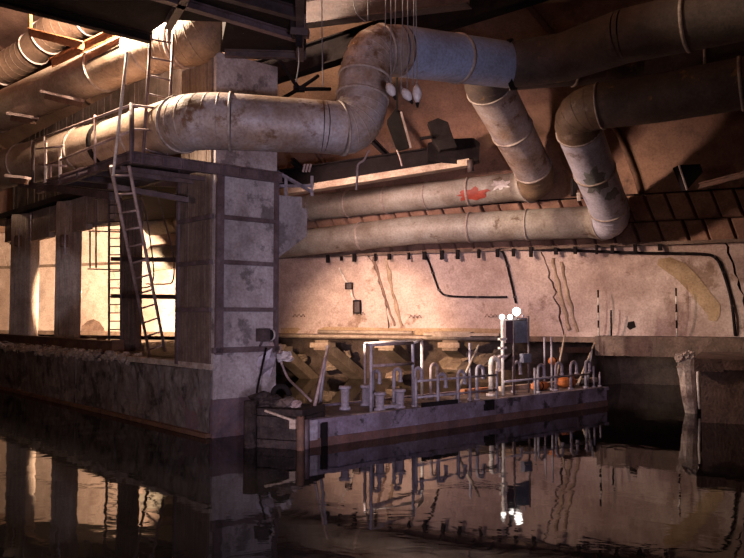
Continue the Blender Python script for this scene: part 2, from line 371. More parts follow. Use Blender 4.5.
for s_, nm in ((-29, 'wall_left'), (39, 'wall_right')):
    mb = MB(); mb.add([WP(s_, -3, -1, 0), WP(s_, 27, -1, 0), WP(s_, 27, 12, 0), WP(s_, -3, 12, 0)], [(0, 1, 2, 3)]); struct(mb.build(nm, 'vault_concrete'))

# undercut below the far wall, lip, and raking struts
mb = MB()
S = 40; vs = []
for i in range(S + 1):
    s_ = -14 + 24 * i / S
    for k, z in enumerate((-1, -.2, .2, .6, 1.0, 1.42)):
        vs.append(WP(s_, -2.5 + .3 * noise.noise(V3(s_, z * 2, 4)) - (.0 if s_ < 7 else 1.5), z))
mb.add(vs, [(i * 6 + j, (i + 1) * 6 + j, (i + 1) * 6 + j + 1, i * 6 + j + 1) for i in range(S) for j in range(5)])
struct(mb.build('wall_undercut', 'ledge_stone'))
lip = thing('trim_1', WP(0, 0, 1.35)); struct(lip)
MB().extrude([WP(-26, -3, 1.30), WP(-26, .34, 1.33), WP(-26, .30, 1.46), WP(-26, -3, 1.46)], w * 46).build('slab', 'ledge_stone', lip)
MB().sweep([WP(-1.5, .42, 1.40), WP(6.5, .42, 1.40)], .045, 8).build('edge_pipe', 'pale_board', lip)
strs = [((323, 344), (361, 380), 'raking concrete strut under the wall, right behind the leaning mast'), ((386, 344), (418, 368), 'raking concrete strut under the wall, behind the pontoon rail frame'),
        ((278, 347), (303, 373), 'raking concrete strut under the wall next to the big pillar'), ((448, 344), (482, 368), 'raking concrete strut under the wall, behind the goosenecks')]
strs[0] = ((321, 345), (361, 378), strs[0][2]); strs[1] = ((386, 345), (424, 376), strs[1][2]); strs[2] = ((278, 349), (310, 378), strs[2][2]); strs[3] = ((450, 345), (484, 374), strs[3][2])
for (a, b, lab) in strs:
    p = wallp(*a, .25); p.z = min(p.z, 1.26); r_ = G(b[0], b[1], 0); d = r_ - p; r_ = p + d * 1.25
    t = thing('raking_strut', r_, lab, 'strut')
    MB().beam(p, r_, .42, .3).build('shaft', 'strut_concrete', t)
    MB().box(p + UP * .0 - n * .1, .6, .45, .14, w, n).build('cap', 'strut_concrete', t)
for k, (px, py, r_) in enumerate(((330, 362, .22), (345, 352, .16), (395, 372, .2), (455, 362, .3), (470, 352, .2), (486, 356, .25), (300, 356, .18), (500, 352, .2))):
    p = wallp(px, py, -1.2); tag(MB().rock(p - UP * .1, r_, (1.4, 1, .9), 60 + k).build('rock_lump', 'strut_concrete'), ('brown rock lump under the wall beside the leaning masts', 'small rock lump up under the wall lip between two struts', 'low rock lump at the waterline behind the rail frame', 'large pale lump behind the front vents', 'pale lump under the lip left of the white post', 'round pale lump left of the lamp post', 'brown lump next to the strut by the pillar', 'small pale lump behind the lamp post')[k], 'rock')

# right-hand ledge and quay
lg = MB(); pr = [WP(8.6, .2, 0, 0), WP(8.6, 1.0, 0, 0), WP(24, 1.0, 0, 0), WP(24, .2, 0, 0)]
struct(lg.prism(pr, 1.05, 1.5).build('ledge_right', 'ledge_stone'))
Q = G(694, 358, 1.2); Qs = (Q - W0).dot(w); Qu = (Q - W0).dot(n)
rq = thing('quay_right', V3(Q.x, Q.y, 0)); struct(rq)
mb = MB(); K = 24
for i in range(K):
    a = Qs + i * .5; r0 = .12 * noise.noise(V3(i * 1.3, 0, 0)); r1 = .12 * noise.noise(V3((i + 1) * 1.3, 0, 0))
    MB().prism([WP(a, 1.0, 0, 0), WP(a, Qu + r0, 0, 0), WP(a + .5, Qu + r1, 0, 0), WP(a + .5, 1.0, 0, 0)], .98 + R.uniform(-.03, .03), 1.2 + R.uniform(-.02, .02)).build('coping', 'ledge_stone', rq)
MB().prism([WP(Qs + .1, .9, 0, 0), WP(Qs + .1, Qu - .15, 0, 0), WP(Qs + 14, Qu - .15, 0, 0), WP(Qs + 14, .9, 0, 0)], -1.4, 1.0).build('quay_face', 'ledge_stone', rq)
# broken pile
b0 = G(689, 413, 0); t = thing('broken_pile', V3(b0.x, b0.y, -.5), 'broken pale concrete pile standing in the water below the right quay', 'pile')
mb = MB(); secs = [(-.5, .11, .10, .08), (0, .12, .11, .05), (.35, .15, .12, .0), (.7, .17, .13, -.03), (.95, .21, .15, -.04), (1.1, .16, .13, -.02)]
for i, (z, rx, ry, off) in enumerate(secs):
    for j in range(9):
        a = 2 * PI * j / 9; k = 1 + .35 * noise.noise(V3(j * 2.1, z * 3, 5))
        mb.v.append(V3(b0.x + off + rx * k * math.cos(a), b0.y + ry * k * math.sin(a), z))
for i in range(5):
    for j in range(9): mb.f.append([i * 9 + j, i * 9 + (j + 1) % 9, (i + 1) * 9 + (j + 1) % 9, (i + 1) * 9 + j]); mb.sm.append(False)
mb.f.append(list(range(45, 54))); mb.sm.append(False)
mb.build('shaft', 'pile_concrete', t)
for k in range(3): MB().rock(V3(b0.x - .2 + k * .13, b0.y - .03, 1.12 + .03 * k), .1, seed=k + 3).build('broken_lump', 'pile_concrete', t)
MB().sweep([V3(b0.x + .16, b0.y - .12, 1.15), V3(b0.x + .12, b0.y - .16, .7), V3(b0.x + .16, b0.y - .14, .1)], .025, 6).build('reinforcing_bar', 'white_paint', t)

# ================================================================== LEFT QUAY
Lf = A + q * 17
B = A + e * 1.22                                         # right corner of the pillar
bw = wallp(262, 334, -.05); bw.z = 0
qy = thing('quay_left', V3(A.x, A.y, 0)); struct(qy)
farL = WP(-26, 0, 0, 0)
MB().prism([A + q * .05 + e * .02, B + q * .1, bw, farL, Lf + e * .02], -1.4, 1.12).build('quay_core', 'quay_stone', qy)
MB().prism([A + q * 1.1 + e * .25, B + q * 1.1, bw + n * .02, farL + n * .02, Lf + e * .25], 1.12, 1.20).build('quay_paving', 'quay_floor', qy)
# face of the quay: rough courses of cast blocks
rr = random.Random(3)
for ri, (z0, z1) in enumerate(((-.4, 1.1),)):
    d = .02 + (0 if ri % 2 else .45)
    d0 = .02
    while d0 < 16.5:
        L_ = 2.0 + rr.uniform(-.4, .5); pro = .03 + rr.uniform(-.02, .03); mb = MB(); K = 16; H = 9; vs = []
        for i in range(K + 1):
            x = d0 + .012 + (L_ - .024) * i / K
            for z in [z0 + .012 + (z1 - z0 - .024) * hh / (H - 1) for hh in range(H)]:
                vs.append(A + q * x - e * (pro + .05 * noise.noise(V3(x * 2.2, z * 4, ri)) + .03 * noise.noise(V3(x * 7, z * 9, ri))) + UP * z)
        mb.add(vs, [(i * H + j, (i + 1) * H + j, (i + 1) * H + j + 1, i * H + j + 1) for i in range(K) for j in range(H - 1)])
        k0 = len(mb.v); bk = [A + q * (d0 + .012) + e * .1 + UP * z for z in (z0 + .012, z1 - .012)] + [A + q * (d0 + L_ - .012) + e * .1 + UP * z for z in (z0 + .012, z1 - .012)]
        mb.add([vs[H - 1], vs[-1], bk[3], bk[1]], [(0, 1, 2, 3)]); mb.add([vs[0], vs[H - 1], bk[1], bk[0]], [(0, 1, 2, 3)]); mb.add([vs[-H], vs[-1], bk[3], bk[2]], [(0, 1, 2, 3)])
        mb.build('face_block', 'quay_stone', qy); d0 += L_
MB().beam(A - e * .09 + UP * .04, Lf - e * .09 + UP * .04, .10, .07).build('waterline_ledge', 'rust_beam', qy)
# coping: smooth lip near the pillar, broken stones further on
MB().prism([A + q * .02 - e * .05, A + q * 3.3 - e * .05, A + q * 3.3 + e * .5, A + q * 1.1 + e * .5, A + q * 1.1 + e * .25, A + q * .02 + e * .02], 1.1, 1.2).build('coping_slab', 'rubble', qy)
mb = MB()
for i in range(620):
    d = rr.uniform(3.2, 16); mb.rock(A + q * d + e * rr.uniform(-.06, .28) + UP * (1.13 + rr.uniform(-.07, .06)), rr.uniform(.03, .1), seed=i)
tag(mb.build('edge_rubble', 'rubble'), 'broken pale concrete rubble along the top edge of the left quay', 'rubble', kind='stuff')
# kerb beam
k0 = P(118, 352, A + e * .3, q); k1 = P(-60, 332, A + e * .3, q); k0.z = 1.33; k1.z = 1.36
t = thing('kerb_beam', V3(k0.x, k0.y, 1.2), 'rust brown steel kerb beam lying along the left quay edge', 'beam')
MB().chan(k0, k1, .22, .24, .025).build('girder', 'rust_beam', t)
MB().box(k0 + q * .02, .26, .04, .3, e, q, UP).build('end_plate', 'rust_beam', t)

# ------------------------------------------------ great pillar
pt = 6.38
t = PIL = thing('concrete_pillar', V3(A.x, A.y, 0), 'tall grey concrete pillar with steel bands at the corner of the left quay', 'pillar')
C_ = A - q * 0
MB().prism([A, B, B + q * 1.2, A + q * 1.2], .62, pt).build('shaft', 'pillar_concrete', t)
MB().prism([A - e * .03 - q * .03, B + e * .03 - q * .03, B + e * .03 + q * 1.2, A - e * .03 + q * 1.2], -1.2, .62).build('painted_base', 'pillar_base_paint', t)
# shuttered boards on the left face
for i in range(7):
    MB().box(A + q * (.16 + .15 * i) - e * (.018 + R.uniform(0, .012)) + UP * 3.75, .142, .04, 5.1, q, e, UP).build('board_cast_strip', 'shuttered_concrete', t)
frontd = lambda px, py: P(px, py, A - q * .04, e)
for py in (217, 262, 309.5):
    z = frontd(224, py).z
    MB().box(A + e * .61 - q * .03 + UP * z, 1.22, .06, .07, e, q, UP).build('steel_band', 'violet_steel', t)
    MB().box(A + q * .6 - e * .06 + UP * z, 1.15, .05, .07, q, e, UP).build('steel_band', 'violet_steel', t)
for d_, w_ in ((.07, .13), (1.19, .07)):
    MB().box(A + e * d_ - q * .035 + UP * 2.9, w_, .07, 3.1, e, q, UP).build('corner_angle', 'violet_steel', t)
MB().box(A + q * 1.17 - e * .05 + UP * 2.8, .07, .07, 3.3, q, e, UP).build('corner_angle', 'violet_steel', t)
MB().box(A + e * .6 - q * .04 + UP * 1.42, 1.3, .06, .09, e, q, UP).build('steel_band', 'violet_steel', t)
# corbel on the right of the pillar
cb = [(0, 195), (26, 197), (26, 208), (31, 209), (31, 236), (2, 258)]
poly = [P(276 + x, y, B + q * .1, e) for x, y in cb]
MB().extrude(poly, q * .6).build('corbel', 'pillar_concrete', t)
# bracket of pipes over the corbel
for a, b in (((277, 172), (312, 192)), ((312, 176), (312, 196)), ((286, 176), (286, 196)), ((280, 186), (312, 186))):
    MB().beam(P(*a, B + q * .1, e), P(*b, B + q * .1, e), .05, .05).build('bracket_bar', 'grey_paint', t)
# flood lamp on the pillar
lp = P(263, 335, A - q * .1, e)
t = thing('pillar_floodlight', lp, 'dark square floodlight with a pale round lens clamped low on the pillar', 'lamp')
MB().box(lp, .2, .14, .22, e, q, UP).build('housing', 'dark_steel', t)
MB().tube(lp + e * .1, lp + e * .17, .09, 14).build('lens_ring', 'black_iron', t)
MB().sweep([lp + e * .16, lp + e * .2, lp + e * .22], [.10, .09, .05], 14).build('lens', 'ceramic', t)
MB().tube(lp - UP * .1 + q * .02, lp - UP * .2 + q * .1, .02, 6).build('bracket', 'dark_steel', t)
# cloth-wrapped bundle under it
c0 = P(270, 352, B, e)
t = thing('wrapped_valve', c0, 'pale wrapped valve bundle hanging at the right foot of the pillar', 'valve')
MB().rock(P(264, 362, B, e) + e * .05, .2, (1, 1, 1.3), 5).build('body', 'grey_paint', t)
MB().rock(P(276, 349, B, e) + e * .03, .09, seed=8).build('joint', 'pipe_tan', t)
MB().rock(P(283, 357, B, e) + e * .05, .12, (1.3, 1, .9), 9).build('wrap', 'ceramic', t)
MB().sweep(curve([P(270, 342, B, e), P(276, 350, B, e), P(281, 352, B, e)]), .045, 8).build('neck', 'pink_steel', t)
tag(MB().sweep(curve([P(281, 362, B, e), P(288, 378, B, e), U(300, 390, 12.8), U(311, 401, 12.4)]), .022, 6).build('hose', 'pink_steel'), 'thin pale hose hanging from the wrapped valve down to the pontoon', 'hose')
tag(MB().sweep([P(266, 348, B - q * .1, e), P(258, 385, A + e * .9 - q * .25, e), P(255, 404, A + e * .9 - q * .45, e)], .02, 6).build('mooring_line', 'black_iron'), 'dark mooring line down the right side of the pillar', 'rope')

# ------------------------------------------------ quay columns
QE = (q, e)
def column(pxc, L_, Wd, z1, lab, m='column_concrete', back=.75):
    p = P(pxc, 270, A + QE[1] * back, QE[0]); p.z = 1.2; q = -w; e = -n
    t = thing('quay_column', p, lab, 'column', )
    MB().box(p + UP * ((z1 - 1.2) / 2), L_, Wd, z1 - 1.2, q, e, UP).build('shaft', m, t)
    MB().box(p + UP * .06, L_ + .1, Wd + .1, .12, q, e, UP).build('plinth', m, t)
    k = 4
    for i in range(k): MB().box(p - e * (Wd / 2 + .01) + q * (-L_ / 2 + L_ * (i + .5) / k) + UP * ((z1 - 1.2) / 2 + .1), L_ / k - .025, .03, z1 - 1.5, q, e, UP).build('board_cast_strip', m, t)
    return t
column(25, .80, .30, 4.9, 'broad concrete column on the left quay, leftmost')
column(68.5, .66, .22, 4.9, 'board marked concrete column standing second from left on the quay')
column(132, .42, .2, 4.6, 'narrow dark concrete column behind the long leaning ladder', 'shuttered_concrete', back=1.0)
# lintel with hanging panels
t = thing('lintel_beam', P(60, 215, A + e * .75, q), 'concrete lintel with board marked panels joining the two left columns', 'beam')
a = P(8, 208, A + e * .8, q); b = P(112, 208, A + e * .8, q)
for i in range(6):
    p = a.lerp(b, (i + .5) / 6); L_ = (b - a).length / 6
    MB().box(V3(p.x, p.y, 4.50 + (0 if i in (1, 2, 4) else .06)), L_ - .05, .16, .82 if i in (1, 2, 4) else .68, q, e, UP).build('lintel_panel', 'column_concrete', t)
MB().box(V3((a.x + b.x) / 2, (a.y + b.y) / 2, 4.54) + e * .14, (b - a).length, .14, .76, q, e, UP).build('lintel_core', 'column_concrete', t)
for px in (31, 57):
    p = P(px, 208, A + e * .65, q); MB().tube(V3(p.x, p.y, 4.0), V3(p.x, p.y, 4.85), .025, 6).build('down_pipe', 'grey_paint', t)
for px, lab in ((18, 'rusty small box fixed to the leftmost column'), (64, 'brown square box fixed to the second column')):
    p = P(px, 241, A + e * .42, q); t = thing('switch_box', p, lab, 'box')
    MB().box(p, .2, .12, .3, q, e, UP).build('housing', 'rust_beam', t); MB().box(p - e * .07, .15, .02, .24, q, e, UP).build('cover', 'stain_dark', t)
    MB().tube(p - e * .02 - q * .13 - UP * .35, p - e * .02 - q * .13 + UP * .35, .02, 6).build('conduit', 'grey_paint', t)
# ceiling slab over the quay (dark, under pipe and walkway)
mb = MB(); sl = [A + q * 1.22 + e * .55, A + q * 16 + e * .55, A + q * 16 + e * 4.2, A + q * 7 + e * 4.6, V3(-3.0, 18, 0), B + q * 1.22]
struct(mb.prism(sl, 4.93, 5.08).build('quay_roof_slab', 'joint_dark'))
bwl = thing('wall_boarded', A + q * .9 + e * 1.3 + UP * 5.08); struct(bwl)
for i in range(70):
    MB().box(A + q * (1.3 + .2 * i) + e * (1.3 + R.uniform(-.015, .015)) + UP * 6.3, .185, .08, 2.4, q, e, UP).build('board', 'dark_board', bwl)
# low bench at the back
p = V3(*U(92, 340, 20.5)); t = thing('low_bench', V3(p.x, p.y, 1.2), 'low dark bench on the quay floor before the bright wall', 'bench')
MB().box(V3(p.x, p.y, 1.42), .75, .3, .05, w, n).build('seat', 'rust_beam', t)
for sx in (-.32, .32): MB().box(V3(p.x, p.y, 1.31) + w * sx, .05, .28, .2, w, n).build('leg', 'rust_beam', t)

# ------------------------------------------------ steel frame between columns and pillar
t = thing('steel_frame', P(150, 345, A + e * .5, q), 'dark steel rail frame spanning from the narrow column to the pillar', 'frame')
fq = lambda px, py: P(px, py, A + e * .5, q)
for y in (260, 297): MB().beam(fq(112, y - 1), fq(184, y), .06, .09).build('cross_rail', 'dark_steel', t)
MB().beam(fq(184, 183), fq(184, 348), .08, .08).build('post', 'dark_steel', t)
for y in (183,): MB().beam(fq(108, 182), fq(186, 185), .1, .1).build('top_rail', 'violet_steel', t)
t = thing('rung_grille', fq(116, 345), 'dark narrow ladder with close rungs standing left of the narrow column', 'ladder')
fr = lambda px, py: P(px, py, A + e * .42, q)
for x in (109, 121): MB().beam(fr(x, 198), fr(x, 346), .04, .04).build('rail', 'dark_steel', t)
for k in range(17): y = 205 + k * 8.3; MB().beam(fr(109, y), fr(121, y), .025, .025).build('rung', 'dark_steel', t)
t = thing('hanging_bracket', fr(100, 205), 'thin steel hanger frame left of the close runged ladder', 'bracket')
for a, b in (((89, 231), (123, 232)), ((88, 269), (126, 270)), ((90, 231), (90, 268)), ((96, 200), (96, 268))): MB().beam(fr(*a), fr(*b), .03, .03).build('bar', 'violet_steel', t)

# ------------------------------------------------ walkway platform
K0 = G(130, 157, 4.4); 
ps = lambda px, py: P(px, py, K0, q)                    # along the outer left run
pe = lambda px, py: P(px, py, K0, e)                    # along the near run
t = WK = thing('walkway_platform', K0, 'steel walkway platform with railings bolted round the pillar', 'platform')
endE = K0 + e * ((A - K0).dot(e) + 1.28); endQ = ps(38, 188); endQ.z = 4.4
zb = 4.4
def flat(p, z): return V3(p.x, p.y, z)
def channel(par, a, b, h=.17, name='channel_beam', m='violet_steel', nst=4):
    c = MB().chan(a, b, .09, h, .018).build(name, m, par)
    Z = (b - a).normalized()
    for i in range(nst): MB().box(a.lerp(b, (i + .5) / nst), .02, .085, h - .03, Z, Z.cross(UP), UP).build('stiffener', m, c)
off = (A - K0).dot(-q)   # near run plane vs pillar front
nearA = flat(K0, zb); 
channel(t, nearA, flat(endE, zb), .18, nst=8)
channel(t, nearA, flat(endQ, zb), .14, nst=5)
inner = nearA + e * 1.0
channel(t, nearA + e * 1.15 + q * .1, flat(endQ, zb) + e * 1.15, .14, m='dark_steel')
for i in range(6):
    p = nearA.lerp(flat(endQ, zb), (i + .3) / 6); MB().beam(p, p + e * 1.15, .06, .1).build('joist', 'dark_steel', t)
for i in range(14):
    p = nearA.lerp(flat(endQ, zb), (i + .5) / 14) + UP * .09; MB().box(p + e * .57, 1.15, (endQ - K0).length / 14 - .05, .02, e, q, UP).build('deck_plank', 'dark_steel', t)
for dd in (.35, .75):
    MB().beam(nearA + q * dd - UP * .12, flat(endE, zb) + q * dd - UP * .12, .05, .07).build('joist', 'violet_steel', t)
MB().beam(ps(108, 186) - UP * .0, pe(206, 196) + q * .6, .07, .09).build('lower_tie', 'violet_steel', t)
MB().beam(ps(20, 184), ps(112, 196), .09, .12).build('lower_tie', 'dark_steel', t)
# railings
def rail(par, a, b, r=.022, m='pink_steel', name='rail'): return MB().tube(a, b, r, 8).build(name, m, par)
rt = thing('walkway_railing', flat(endQ, zb), 'pale railing along the outer edge of the walkway platform', 'railing')
rail(rt, ps(33, 141), ps(131, 105)); rail(rt, ps(48, 165), ps(131, 131)); rail(rt, ps(47, 180), ps(88, 167)); rail(rt, ps(47, 184), ps(88, 171))
rail(rt, ps(33, 140), ps(33, 189), .035, 'dark_steel', 'post'); rail(rt, ps(45.5, 137), ps(45.5, 186), .03, 'white_paint', 'post'); rail(rt, ps(60, 148), ps(60, 180), .03, 'white_paint', 'post')  # white end posts: strong light put into their colour
rail(rt, ps(95, 115), ps(95, 171), .022, 'pink_steel', 'post'); rail(rt, ps(131, 103), ps(131, 162), .028, 'violet_steel', 'post')
rail(rt, ps(36, 149), ps(63, 146), .02, 'pink_steel'); rail(rt, ps(36, 164), ps(66, 166), .02, 'pink_steel')
MB().box(ps(79, 172), .12, .03, .14, q, e, UP).build('toe_plate', 'pink_steel', rt); MB().box(ps(50, 172), .12, .03, .22, q, e, UP).build('toe_plate', 'pink_steel', rt)
rail(rt, pe(131, 105), pe(171, 110)); rail(rt, pe(131, 129), pe(150, 130), .018)
rail(rt, pe(133, 107), pe(133, 160), .02, 'violet_steel', 'post')
# vertical ladder up to the deck
def ladder(name, lab, a0, a1, b0_, b1_, nr, r=.02, m='violet_steel', skip=()):
    t = thing(name, (a0 + b0_) / 2, lab, 'ladder')
    rail(t, a0, a1, r * 1.25, m, 'side_rail'); rail(t, b0_, b1_, r * 1.25, m, 'side_rail')
    for k in range(nr): f = (k + .5) / nr; rail(t, a0.lerp(a1, f), b0_.lerp(b1_, f), r * .8, m, 'rung')
    return t
lz = lambda px, py: P(px, py, K0 + q * .12, e)
ladder('fixed_ladder', 'upright steel ladder rising from the walkway to the dark deck', lz(143, 158), lz(151, 30), lz(167, 165), lz(173, 34), 7)
# long ladder leaning on the platform
ft = P(150, 352, A + e * .1, q); ft.z = 1.22; f2 = ft + e * .12 - q * .26
ladder('leaning_ladder', 'long pale steel ladder leaning from the quay edge up to the walkway', ft, U(111, 166, 11.8), P(165, 351, A + e * .1, q) + UP * 0, U(129, 166, 11.8), 12, .022, 'pink_steel')
tag(MB().tube(U(127, 52, 11.6), U(113, 176, 11.6), .024, 8).build('hand_pole', 'white_paint'), 'slim pale pole beside the head of the long leaning ladder', 'pole')
tag(MB().sweep(curve([P(154, 185, A + e * .2, q), P(163, 215, A + e * .2, q), P(173, 255, A + e * .2, q), P(173, 280, A + e * .2, q), P(165, 284, A + e * .2, q), P(146, 284, A + e * .2, q)]), .015, 6).build('loose_cable', 'dark_steel'), 'thin loose cable looping beside the long leaning ladder', 'cable')
tag(MB().sweep(curve([P(137, 182, A + e * .3, q), P(146, 215, A + e * .3, q), P(153, 262, A + e * .3, q), P(152, 284, A + e * .3, q), P(142, 288, A + e * .3, q)]), .015, 6).build('loose_cable', 'dark_steel'), 'thin loose cable hanging between the rails of the leaning ladder', 'cable')

# ================================================================== PIPES
def round_path(pts, rad, cr):
    """polyline with rounded corners -> list of (points, radii, is_elbow) runs"""
    runs = []; start = (pts[0], rad[0])
    for i in range(1, len(pts) - 1):
        p = pts[i]; a = (pts[i - 1] - p); b = (pts[i + 1] - p); c = cr[i]
        if c <= 0: c = .02
        pa = p + a.normalized() * min(c, a.length * .49); pb = p + b.normalized() * min(c, b.length * .49)
        runs.append(([start[0], pa], [start[1], rad[i]], False))
        k = 6 if cr[i] > .2 else 2
        arc = [pa.lerp(p, t).lerp(p.lerp(pb, t), t) for t in [j / k for j in range(k + 1)]]
        runs.append((arc, [rad[i]] * (k + 1), True)); start = (pb, rad[i])
    runs.append(([start[0], pts[-1]], [start[1], rad[-1]], False)); return runs
def ring(par, p, d, r, m='ring_pale', wdt=.035, t=.024, name='joint_ring'):
    d = d.normalized(); MB().sweep([p - d * wdt / 2, p - d * wdt / 2.01, p + d * wdt / 2.01, p + d * wdt / 2], [r * .9, r + t, r + t, r * .9], 28).build(name, m, par)
def pipe(name, lab, pts, rad, cr, m, seclen=1.5, rings='ring_pale', mats=None, seg=28):
    t = thing(name, pts[0], lab, 'pipe')
    for k, (pp, rr_, elb) in enumerate(round_path(pts, rad, cr)):
        if elb:
            mm = mats(k, True) if mats else m
            MB().sweep(pp, rr_, seg, caps=False).build('elbow', mm, t)
            if (pp[-1] - pp[0]).length > .3:
                for j in range(1, len(pp) - 1): ring(t, pp[j], pp[j + 1] - pp[j - 1], rr_[j], mm, .014, .005, 'mitre_seam')
                ring(t, pp[0], pp[1] - pp[0], rr_[0], rings); ring(t, pp[-1], pp[-1] - pp[-2], rr_[-1], rings)
        else:
            L_ = (pp[1] - pp[0]).length; ns = max(1, round(L_ / seclen))
            for j in range(ns):
                a = pp[0].lerp(pp[1], j / ns); b = pp[0].lerp(pp[1], (j + 1) / ns); ra = rr_[0] + (rr_[1] - rr_[0]) * j / ns; rb = rr_[0] + (rr_[1] - rr_[0]) * (j + 1) / ns
                mm = mats(k, False) if mats else m
                MB().sweep([a, b], [ra, rb], seg, caps=False).build('pipe_section', mm, t)
                if j < ns - 1: ring(t, b, b - a, rb, rings, .03 if (j + k) % 2 else .06)
    return t
# A: upper left main
pA = pipe('duct_pipe', 'fat tan duct pipe slanting down left above the walkway, upper one', [U(-60, 138, 17), U(60, 86, 15), U(165, 44, 13.2), U(205, 40, 12.75), U(226, -10, 13.2)], [.36, .40, .42, .42, .42], [0, 0, .4, .45, 0], 'pipe_tan', 1.6, mats=lambda k, elb: 'pipe_tan' if k < 4 else 'pipe_elbow_brown')
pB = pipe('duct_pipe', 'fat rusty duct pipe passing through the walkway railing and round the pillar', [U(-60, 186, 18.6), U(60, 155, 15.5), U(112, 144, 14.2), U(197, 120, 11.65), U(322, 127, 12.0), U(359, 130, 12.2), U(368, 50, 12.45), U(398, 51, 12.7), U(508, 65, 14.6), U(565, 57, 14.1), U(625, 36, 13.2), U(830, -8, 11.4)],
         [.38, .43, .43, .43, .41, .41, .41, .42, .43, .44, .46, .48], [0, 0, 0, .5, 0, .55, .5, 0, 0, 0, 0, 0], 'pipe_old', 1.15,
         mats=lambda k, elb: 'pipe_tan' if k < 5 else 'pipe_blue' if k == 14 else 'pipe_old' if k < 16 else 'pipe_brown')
# D: faint pipe far top-left
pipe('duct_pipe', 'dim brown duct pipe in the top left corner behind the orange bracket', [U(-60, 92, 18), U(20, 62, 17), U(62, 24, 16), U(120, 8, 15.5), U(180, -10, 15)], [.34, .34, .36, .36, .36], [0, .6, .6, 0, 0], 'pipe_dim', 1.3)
wq = lambda px, py, u=.62: wallp(px, py, u)
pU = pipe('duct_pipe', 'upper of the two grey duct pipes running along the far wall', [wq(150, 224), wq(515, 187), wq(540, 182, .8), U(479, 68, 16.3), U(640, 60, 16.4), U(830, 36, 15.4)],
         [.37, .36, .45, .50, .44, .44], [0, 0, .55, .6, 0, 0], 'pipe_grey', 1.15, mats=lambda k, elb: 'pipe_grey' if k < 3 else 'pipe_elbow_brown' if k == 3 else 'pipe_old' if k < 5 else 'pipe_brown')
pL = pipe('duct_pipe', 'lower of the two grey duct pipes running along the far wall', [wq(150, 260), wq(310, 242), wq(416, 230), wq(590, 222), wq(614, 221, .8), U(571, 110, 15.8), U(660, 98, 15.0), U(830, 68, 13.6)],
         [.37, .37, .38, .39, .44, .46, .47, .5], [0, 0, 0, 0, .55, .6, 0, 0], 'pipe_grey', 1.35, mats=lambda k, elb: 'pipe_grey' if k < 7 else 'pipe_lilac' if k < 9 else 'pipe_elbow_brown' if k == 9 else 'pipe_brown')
# paint patches: thin curved plates on pipes
def patch(par, axis_a, axis_b, r, px0, px1, ph0, ph1, m, seed):
    """ragged patch between two fractions along a segment and two angles (0 = towards the camera)"""
    d = (axis_b - axis_a).normalized(); c = (axis_a + axis_b) / 2; tc_ = (O - c); tc_ = (tc_ - d * tc_.dot(d)).normalized(); b_ = d.cross(tc_)
    if b_.z < 0: b_ = -b_
    mb = MB(); K = 22; rim = []
    for i in range(K):
        a = 2 * PI * i / K; k = .72 + .5 * noise.noise(V3(math.cos(a) * 2, math.sin(a) * 2, seed)) + .12 * ((i * 7) % 3 - 1)
        f = (px0 + px1) / 2 + (px1 - px0) / 2 * k * math.cos(a); ph = (ph0 + ph1) / 2 + (ph1 - ph0) / 2 * k * math.sin(a); rim.append((f, ph))
    cf = ((px0 + px1) / 2, (ph0 + ph1) / 2)
    rings_ = [[(cf[0] + (f - cf[0]) * s_, cf[1] + (ph - cf[1]) * s_) for f, ph in rim] for s_ in (.02, .35, .7, 1)]
    vs = []
    for rg in rings_: vs += [axis_a.lerp(axis_b, f) + tc_ * ((r + .006) * math.cos(ph)) + b_ * ((r + .006) * math.sin(ph)) for f, ph in rg]
    mb.add(vs, [(i * K + j, i * K + (j + 1) % K, (i + 1) * K + (j + 1) % K, (i + 1) * K + j) for i in range(3) for j in range(K)] + [tuple(range(K))], True)
    mb.build('paint_patch', m, par)
patch(pU, wq(420, 196.6), wq(515, 187), .37, .40, .82, -.75, .35, 'red_lead', 3)
patch(pU, wq(420, 196.6), wq(515, 187), .372, .78, 1.02, -.2, .7, 'ceramic', 9)
patch(pL, wq(614, 221, .8), U(571, 110, 15.8), .452, .38, .68, -.9, .55, 'bare_patch', 5)
patch(pL, wq(614, 221, .8), U(571, 110, 15.8), .452, .30, .42, -.1, .9, 'bare_patch', 8)
# dark gap collar on pipe B by the railing, black collar at right of the blue run
ring(pB, U(112, 144, 14.2), U(125, 140.4, 13.8) - U(112, 144, 14.2), .43, 'black_iron', .16, .03, 'collar')
ring(pB, U(512, 64.6, 14.55), U(520, 63, 14.5) - U(505, 65, 14.6), .44, 'black_iron', .09, .035, 'collar')
# plate brackets carrying the left pipes
for (a, b, Y, lab) in (((43, 92), (82, 101), 14.6, 'flat steel bracket under the upper left duct, right one'), ((9, 114), (36, 118), 15.2, 'flat steel bracket under the upper left duct, left one'), ((8, 176), (28, 178), 15.0, 'flat steel bracket under the lower left duct')):
    t = thing('pipe_bracket', U(*a, Y), lab, 'bracket')
    MB().beam(U(*a, Y), U(*b, Y - .2), .16, .05).build('plate', 'pink_steel', t); MB().beam(U(a[0] + 2, a[1] + 4, Y), U(b[0], b[1] + 4, Y - .2), .03, .1).build('web', 'rust_beam', t)
# orange bracket of two angles
t = thing('orange_bracket', U(52, 62, 14.2), 'orange primed steel angles joined in a V at the top left', 'bracket')
for a, b in ((U(31, 29, 14.2), U(84, 42, 13.6)), (U(52, 60, 14.2), U(118, 28, 13.2))):
    MB().beam(a, b, .16, .02).build('flange', 'orange_primer', t); MB().beam(a - UP * .07, b - UP * .07, .02, .14).build('web', 'orange_primer', t)
MB().beam(U(31, 6, 14.2), U(31, 34, 14.2), .04, .04).build('hanger', 'orange_primer', t)
tag(MB().beam(U(88, 62, 12.9), U(119, 47, 12.5), .03, .03).build('clamp_rod', 'dark_steel'), 'thin dark clamp rod on the bright side of the upper left duct', 'rod')

